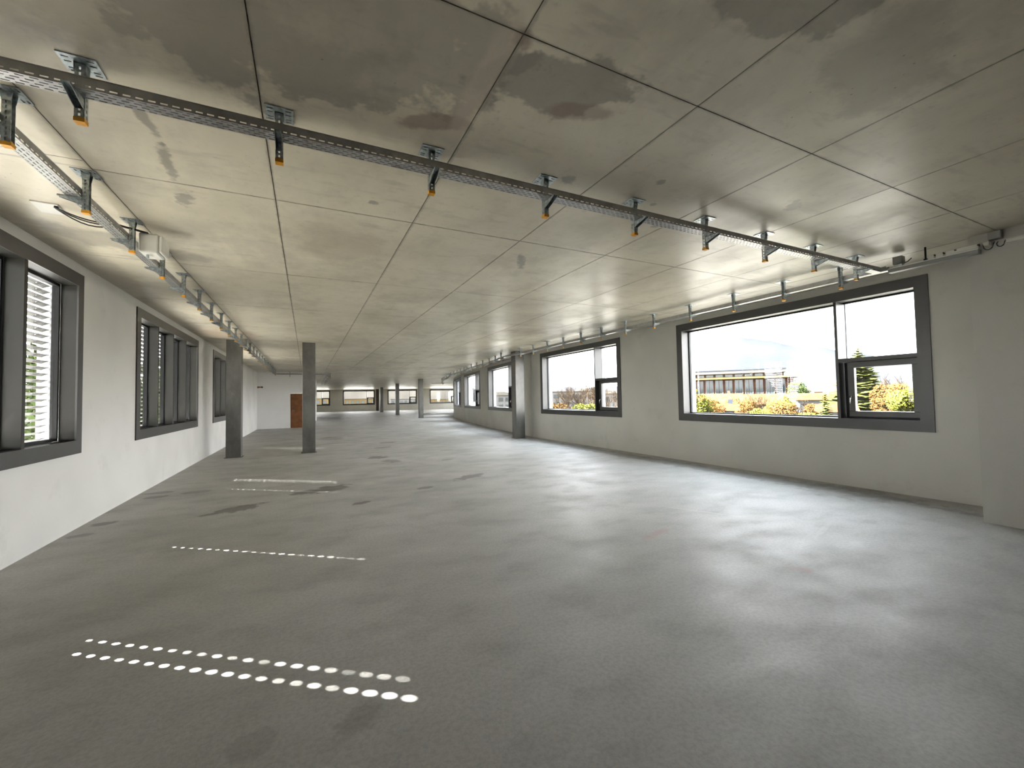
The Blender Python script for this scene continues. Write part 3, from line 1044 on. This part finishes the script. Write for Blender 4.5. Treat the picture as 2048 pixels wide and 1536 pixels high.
M['roof'] = simple('red_tile_roof', (0.0401, 0.0148, 0.0076), 0.8, 0, 0.2, 1.5, spec=0.0)
M['roofo'] = simple('orange_tile_roof', (0.0352, 0.0195, 0.0092), 0.8, 0, 0.2, 1.5, spec=0.0)
M['bluewall'] = simple('blue_grey_render', (0.0179, 0.0202, 0.0263), 0.8, 0, 0.1, 0.6, spec=0.0)
GZ = -6.5


def at(az, dist):
    a = math.radians(az)
    return dist * math.sin(a), dist * math.cos(a)


def zat(slope, dist):
    return 1.565 + slope * dist


# ground and distant relief
g = MB()
RG = 6000
n = 48
g.f.append(tuple(range(n)))
g.v += [(RG * math.cos(2 * PI * i / n), RG * math.sin(2 * PI * i / n), GZ) for i in range(n)]
tag(g.build('ground', M['grass']), 'wide pale ground around the building', None, None, 'structure')


def relief(name, label, dist, az0, az1, fn, mat, depth):
    mb = MB()
    N = int((az1 - az0) / 0.8)
    rows = []
    for i in range(N + 1):
        az = az0 + (az1 - az0) * i / N
        h = fn(az)
        rows.append([(*at(az, dist), GZ - 2), (*at(az, dist * 1.04), zat(h * 0.72, dist * 1.04)), (*at(az, dist * 1.12), zat(h, dist * 1.12)), (*at(az, dist * (1.12 + depth)), GZ - 2)])
    for r in rows:
        mb.v += r
    for i in range(N):
        for k in range(3):
            a = i * 4 + k
            mb.f.append((a, a + 4, a + 5, a + 1))
    return tag(mb.build(name, mat, None, True), label, None, None, 'structure')


def bumps(az):
    return 0.5 + 0.25 * math.sin(az * 0.9) + 0.15 * math.sin(az * 2.3 + 1) + 0.1 * math.sin(az * 5.1 + 2)


relief('hills', 'low hazy wooded hills on the horizon', 900, -20, 110, lambda az: 0.010 + 0.014 * bumps(az) + (0.014 if az < 22 else 0), M['hill'], 0.3)
relief('mountain', 'faint bluish mountain behind the office block', 4200, 30, 100,
       lambda az: 0.02 + 0.088 * math.exp(-((az - 54) / 6.5) ** 2) + 0.05 * math.exp(-((az - 64) / 7.0) ** 2) + 0.006 * bumps(az * 1.7), M['mount'], 0.2)


# --- plants
def foliage_cloud(parent, name, mat, blobs, n, size, seed):
    r = random.Random(seed)
    mb = MB()
    for i in range(n):
        cx, cy, cz, rx, rz = blobs[i % len(blobs)]
        while True:
            v = Vector((r.uniform(-1, 1), r.uniform(-1, 1), r.uniform(-1, 1)))
            if 0.25 < v.length < 1:
                break
        v = v * (0.75 + 0.25 * r.random()) / max(0.6, v.length) if v.length > 0.6 else v
        c = Vector((cx + v.x * rx, cy + v.y * rx, cz + v.z * rz))
        a = Vector((r.gauss(0, 1), r.gauss(0, 1), r.gauss(0, 1))).normalized()
        b = a.orthogonal().normalized()
        s = size * r.uniform(0.6, 1.3)
        mb.face([c - a * s, c + b * s * 0.5, c + a * s, c - b * s * 0.5])
    o = mb.build(name, mat, parent)
    o['kind'] = 'stuff'
    return o


def branches(mb, r, p, d, L, rad, lvl, spread):
    q = p + d * L
    mid = p + d * L * 0.5 + Vector((r.uniform(-1, 1), r.uniform(-1, 1), 0)) * L * 0.06
    mb.tube([p, mid, q], rad, 4 if lvl > 2 else 3, rad * 0.62)
    if lvl == 0:
        return
    for k in range(3 if lvl > 1 else 3):
        f = r.uniform(0.45, 1.0)
        s = p + (q - p) * f
        nd = (d + Vector((r.uniform(-1, 1), r.uniform(-1, 1), r.uniform(-0.25, 0.7))) * spread).normalized()
        branches(mb, r, s, nd, L * r.uniform(0.55, 0.78), rad * 0.6, lvl - 1, spread)


def bare_tree(label, az, dist, top, seed, lvl=5, spread=0.75):
    x, y = at(az, dist)
    hgt = zat(top, dist) - GZ
    t = thing('bare_tree', label, 'tree', (x, y, GZ), 0, 'leafless trees outside')
    r = random.Random(seed)
    tr = MB()
    L = hgt * 0.36
    tr.tube([(0, 0, 0), (0.1, 0.05, L * 0.6), (0.0, 0.1, L)], hgt * 0.022, 6, hgt * 0.016)
    tr.build('trunk', M['bark'], t, True)
    br = MB()
    for k in range(5):
        a = 2 * PI * k / 5 + r.uniform(-0.4, 0.4)
        d = Vector((math.cos(a) * 0.5, math.sin(a) * 0.5, 1)).normalized()
        branches(br, r, Vector((0, 0.1, L * r.uniform(0.75, 1.0))), d, hgt * 0.27, hgt * 0.0105, lvl - 1, spread)
    br.build('branches', M['bark'], t)
    return t


def conifer(label, az, dist, top, radius, seed, mat='needle'):
    x, y = at(az, dist)
    hgt = zat(top, dist) - GZ
    t = thing('conifer_tree', label, 'tree', (x, y, GZ), 0, 'evergreen trees outside')
    r = random.Random(seed)
    MB().tube([(0, 0, 0), (0, 0, hgt * 0.97)], hgt * 0.018, 6, 0.03).build('trunk', M['bark'], t)
    mb = MB()
    nl = 62
    for i in range(nl):
        f = i / nl
        z = hgt * (0.08 + 0.9 * f)
        R = radius * (1 - f) ** 0.85 + 0.12
        nb = int(10 + 16 * (1 - f))
        for k in range(nb):
            a = 2 * PI * k / nb + r.uniform(-0.25, 0.25)
            rr = R * r.uniform(0.7, 1.1)
            c, s = math.cos(a), math.sin(a)
            w = rr * 0.38
            dz = -rr * r.uniform(0.15, 0.35)
            tip = (c * rr, s * rr, z + dz + 0.12 * rr)
            m1 = (c * rr * 0.55 - s * w, s * rr * 0.55 + c * w, z + dz * 0.8)
            m2 = (c * rr * 0.55 + s * w, s * rr * 0.55 - c * w, z + dz * 0.8)
            base = (0, 0, z + 0.1)
            up = (c * rr * 0.5, s * rr * 0.5, z + dz * 0.25)
            mb.face([base, m1, up])
            mb.face([base, up, m2])
            mb.face([up, m1, tip])
            mb.face([up, tip, m2])
    mb.build('needle_boughs', M[mat], t)
    return t


def leafy(label, az, dist, top, base, rad, mat, seed, name='leafy_tree', cat='tree', n=2600, size=None):
    x, y = at(az, dist)
    zt, zb = zat(top, dist), zat(base, dist)
    t = thing(name, label, cat, (x, y, GZ), 0, 'leafy trees and shrubs outside')
    r = random.Random(seed)
    hc = (zt - zb) / 2
    zc = (zt + zb) / 2 - GZ
    MB().tube([(0, 0, 0), (0.05, 0, zc * 0.6), (0, 0.05, zc)], 0.14, 6, 0.06).build('trunk', M['bark'], t)
    bl = [(r.uniform(-0.5, 0.5) * rad, r.uniform(-0.5, 0.5) * rad, zc + r.uniform(-0.45, 0.45) * hc, rad * r.uniform(0.45, 0.65), hc * r.uniform(0.45, 0.6)) for _ in range(7)]
    foliage_cloud(t, 'foliage', M[mat], bl, int(n * 1.9), size or rad * 0.075, seed)
    return t


conifer('tall yellow-green conifer seen through the small casement', 65.9, 50, 0.0885, 5.2, 1)
conifer('pale low conifer left of the window mullion', 62.95, 30, 0.006, 1.6, 2)
leafy('russet shrub right of the tall conifer', 68.3, 36, 0.022, -0.06, 1.3, 'dry', 5, 'shrub', 'shrub')
leafy('yellow-green shrub at the right edge of the casement', 69.6, 30, 0.012, -0.06, 1.0, 'leaf', 6, 'shrub', 'shrub')
bare_tree('leafless tree behind the russet shrub in the casement', 67.9, 72, 0.046, 7)
bare_tree('leafless tree at the right edge of the casement', 69.7, 55, 0.042, 8)
leafy('round green tree at the right end of the office block', 60.7, 88, 0.034, -0.03, 2.4, 'leafd', 9)
leafy('yellow-green tree at the left edge of the big window', 50.3, 38, 0.02, -0.07, 1.2, 'leaf', 10)
leafy('bright yellow-green bush low in the middle of the big window', 57.4, 36, -0.028, -0.075, 0.9, 'leaf', 11, 'bush', 'bush', 1500)
leafy('small yellow-green bush right of the bright one', 60.8, 37, -0.034, -0.075, 0.9, 'leaf', 12, 'bush', 'bush', 1500)
leafy('russet bushes in front of the orange roofs', 58.8, 45, -0.015, -0.06, 1.5, 'dry', 13, 'bush', 'bush', 1500)
leafy('dry russet bush beside the red-roofed house', 52.0, 44, -0.012, -0.06, 1.0, 'dry', 14, 'bush', 'bush', 1500)
for k_, (az_, d_, tp_, r_, m_) in enumerate(((54.6, 64, 0.000, 1.8, 'dry'), (56.0, 48, -0.008, 1.4, 'dry'), (58.4, 55, -0.004, 1.5, 'leaf'), (61.6, 46, -0.018, 1.2, 'dry'), (51.0, 66, 0.004, 2.2, 'dry'))):
    leafy('%s loose winter shrub before the office block, counted from the left' % ORD[[1, 2, 3, 4, 0][k_]], az_, d_, tp_, -0.07, r_, m_, 60 + k_, 'shrub', 'shrub', 2000)
bare_tree('thin leafless tree in the middle of the big window', 56.2, 66, 0.022, 15)
bare_tree('thin leafless tree right of the middle of the big window', 60.2, 60, 0.006, 16)
bare_tree('tall leafless tree in the middle of the second window', 36.6, 62, 0.058, 21, 6, 0.6)
bare_tree('leafless tree left of the tall one in the second window', 33.9, 74, 0.045, 22, 6, 0.6)
bare_tree('leafless tree seen through the casement of the second window', 39.6, 52, 0.05, 23, 6, 0.6)
bare_tree('small leafless tree low in the second window', 32.9, 52, 0.005, 24)
leafy('yellow-green bush low in the second window', 36.0, 40, -0.012, -0.06, 1.5, 'leaf', 25, 'bush', 'bush', 1500)
leafy('russet bush at the left edge of the second window', 31.6, 42, -0.012, -0.06, 1.5, 'dry', 26, 'bush', 'bush', 1500)
for i, (az, d, s) in enumerate(((-27, 20, 0.16), (-20.5, 25, 0.17), (-14.5, 30, 0.16), (-39, 18, 0.12))):
    leafy('green tree behind the left-hand blinds, %s from the right' % ORD[[2, 1, 0, 3][i]], az, d, s, -0.15, 2.0, 'leafd', 40 + i, n=3200)


# --- buildings
def house(label, az, dist, w, d, eave, ridge, rz, wall, roof, nwin=3, name='house', cat='house'):
    x, y = at(az, dist)
    ze, zr = zat(eave, dist) - GZ, zat(ridge, dist) - GZ
    t = thing(name, label, cat, (x, y, GZ), math.radians(-az + rz), 'low houses outside')
    MB().box(-w / 2, w / 2, 0, d, 0, ze).build('wall', M[wall], t)
    mb = MB()
    o = 0.4
    n0 = len(mb.v)
    mb.v += [(-w / 2 - o, -o, ze - 0.1), (w / 2 + o, -o, ze - 0.1), (w / 2 + o, d + o, ze - 0.1), (-w / 2 - o, d + o, ze - 0.1), (-w / 2 - o, d / 2, zr), (w / 2 + o, d / 2, zr)]
    mb.f += [(0, 1, 5, 4), (2, 3, 4, 5), (0, 4, 3), (1, 2, 5), (0, 3, 2, 1)]
    rf = mb.build('roof', M[roof], t)
    MB().box(w * 0.2, w * 0.2 + 0.5, d * 0.55, d * 0.55 + 0.5, ze, zr + 0.5).build('chimney', M[wall], rf)
    for k in range(nwin):
        xx = -w / 2 + w * (k + 0.5) / nwin
        f = MB().ring(xx - 0.55, xx + 0.55, ze - 1.7, ze - 0.5, 0.09, -0.06, -0.005).build('window', M['whiteb'], t)
        MB().box(xx - 0.46, xx + 0.46, -0.04, -0.02, ze - 1.61, ze - 0.59).build('pane', M['pane2'], f)
    return t


house('small blue-grey house with red tiled roof low in the big window', 52.9, 55, 2.7, 3.5, -0.033, -0.020, 0, 'bluewall', 'roof', 2)
house('long house with orange tiled roof across the big window', 57.8, 72, 14, 6, -0.020, 0.0, 2, 'brick', 'roofo', 6)
house('orange-roofed house left of the long one', 52.3, 80, 7, 6, -0.012, 0.002, -3, 'facade', 'roofo', 4)
house('white house with red roof by the window mullion', 62.3, 63, 4, 4, -0.012, -0.004, 5, 'whiteb', 'roof', 3)
house('small white house with red roof low beside the mullion', 64.0, 40, 1.8, 2.4, -0.034, -0.022, 5, 'whiteb', 'roof', 3)
house('orange-roofed house behind the pale conifer', 64.6, 95, 8, 6, -0.010, 0.002, 0, 'facade', 'roofo', 4)


def block(name, label, az, dist, w, d, top, rows, cols, wall, group='distant blocks outside', rz=0):
    x, y = at(az, dist)
    zt = zat(top, dist) - GZ
    t = thing(name, label, 'building', (x, y, GZ), math.radians(-az + rz), group)
    MB().box(-w / 2, w / 2, 0, d, 0, zt).build('wall', M[wall], t)
    MB().box(-w / 2 - 0.2, w / 2 + 0.2, -0.2, d + 0.2, zt, zt + 0.35).build('roof', M['facade'], t)
    fh = 2.9
    for r in range(rows):
        for c in range(cols):
            xx = -w / 2 + w * (c + 0.5) / cols
            z = zt - 0.7 - r * fh
            hw = w / cols * 0.32
            f = MB().ring(xx - hw, xx + hw, z - 1.5, z, 0.12, -0.08, -0.005).build('window', M['facade'], t)
            MB().box(xx - hw + 0.12, xx + hw - 0.12, -0.05, -0.03, z - 1.38, z - 0.12).build('pane', M['pane2'], f)
    return t


# office block in the big window
az, D = 53.2, 95
x, y = at(az, D)
t = thing('office_building', 'long flat-roofed office block with glazed storeys in the big window', 'building', (x, y, GZ), math.radians(-az - 1.5))
zt = zat(0.0515, D) - GZ
zl = zat(0.034, D) - GZ
x0, x1 = -17.0, 10.2
MB().box(x0, x1 + 1.4, 0.6, 14, 0, zl - 0.15).build('lower_wall', M['brick'], t)
MB().box(x0, x1, 2.2, 14, zl + 0.21, zt - 0.65).build('upper_wall', M['facade'], t)
MB().box(x0 - 0.3, x1 + 0.3, 1.6, 14.5, zt - 0.64, zt).build('roof', M['whiteb'], t)
MB().box(x0 - 0.3, x1 + 2.2, -0.6, 14.2, zl - 0.14, zl + 0.2).build('ledge', M['ledge'], t)
MB().box(x0 - 0.4, x1 + 0.4, 1.5, 14.6, zt + 0.005, zt + 0.14).build('parapet_cap', M['bluewall'], t)
MB().box(x0 - 0.32, x1 + 0.32, 1.57, 1.595, zt - 0.66, zt - 0.54).build('roof_drip', M['facade'], t)
for k in range(15):
    xx = x0 + 0.9 + k * 1.78
    for (za, zb, yy) in ((zl - 3.3, zl - 0.3, 0.6), (zl - 6.4, zl - 3.6, 0.6)):
        f = MB().ring(xx, xx + 1.45, za, zb, 0.1, yy - 0.09, yy - 0.005).build('window', M['whiteb'] if k % 3 else M['brick'], t)
        MB().box(xx + 0.1, xx + 0.69, yy - 0.05, yy - 0.02, za + 0.1, zb - 0.1).build('pane', M['pane2'], f)
        MB().box(xx + 0.76, xx + 1.35, yy - 0.05, yy - 0.02, za + 0.1, zb - 0.1).build('pane', M['pane2'], f)
    if k < 14:
        f = MB().ring(xx, xx + 1.5, zl + 0.3, zt - 0.72, 0.08, 2.11, 2.195).build('window', M['facade'], t)
        MB().box(xx + 0.08, xx + 1.42, 2.14, 2.17, zl + 0.38, zt - 0.8).build('pane', M['pane2'], f)

block('white_building', 'low white block behind the bare trees of the second window', 34.6, 150, 22, 12, 0.012, 2, 7, 'whiteb')
block('white_building', 'white block right of the bare trees in the second window', 39.5, 130, 12, 10, 0.005, 2, 4, 'whiteb')
block('white_building', 'pale block seen in the third window', 24.6, 170, 14, 12, 0.006, 2, 5, 'whiteb')
block('white_building', 'pale block seen in the fourth window', 20.6, 190, 16, 12, 0.004, 2, 5, 'whiteb')
block('ochre_building', 'ochre block in the leftmost far window', 2.0, 210, 14, 12, 0.006, 2, 5, 'ledge')
block('ochre_building', 'ochre block in the second far window', 6.2, 230, 20, 12, 0.004, 2, 8, 'ledge')
block('white_building', 'white block in the third far window', 11.9, 240, 16, 12, 0.002, 2, 7, 'whiteb')
block('ochre_building', 'ochre block in the rightmost far window', 16.2, 220, 18, 12, 0.0, 2, 6, 'ledge')
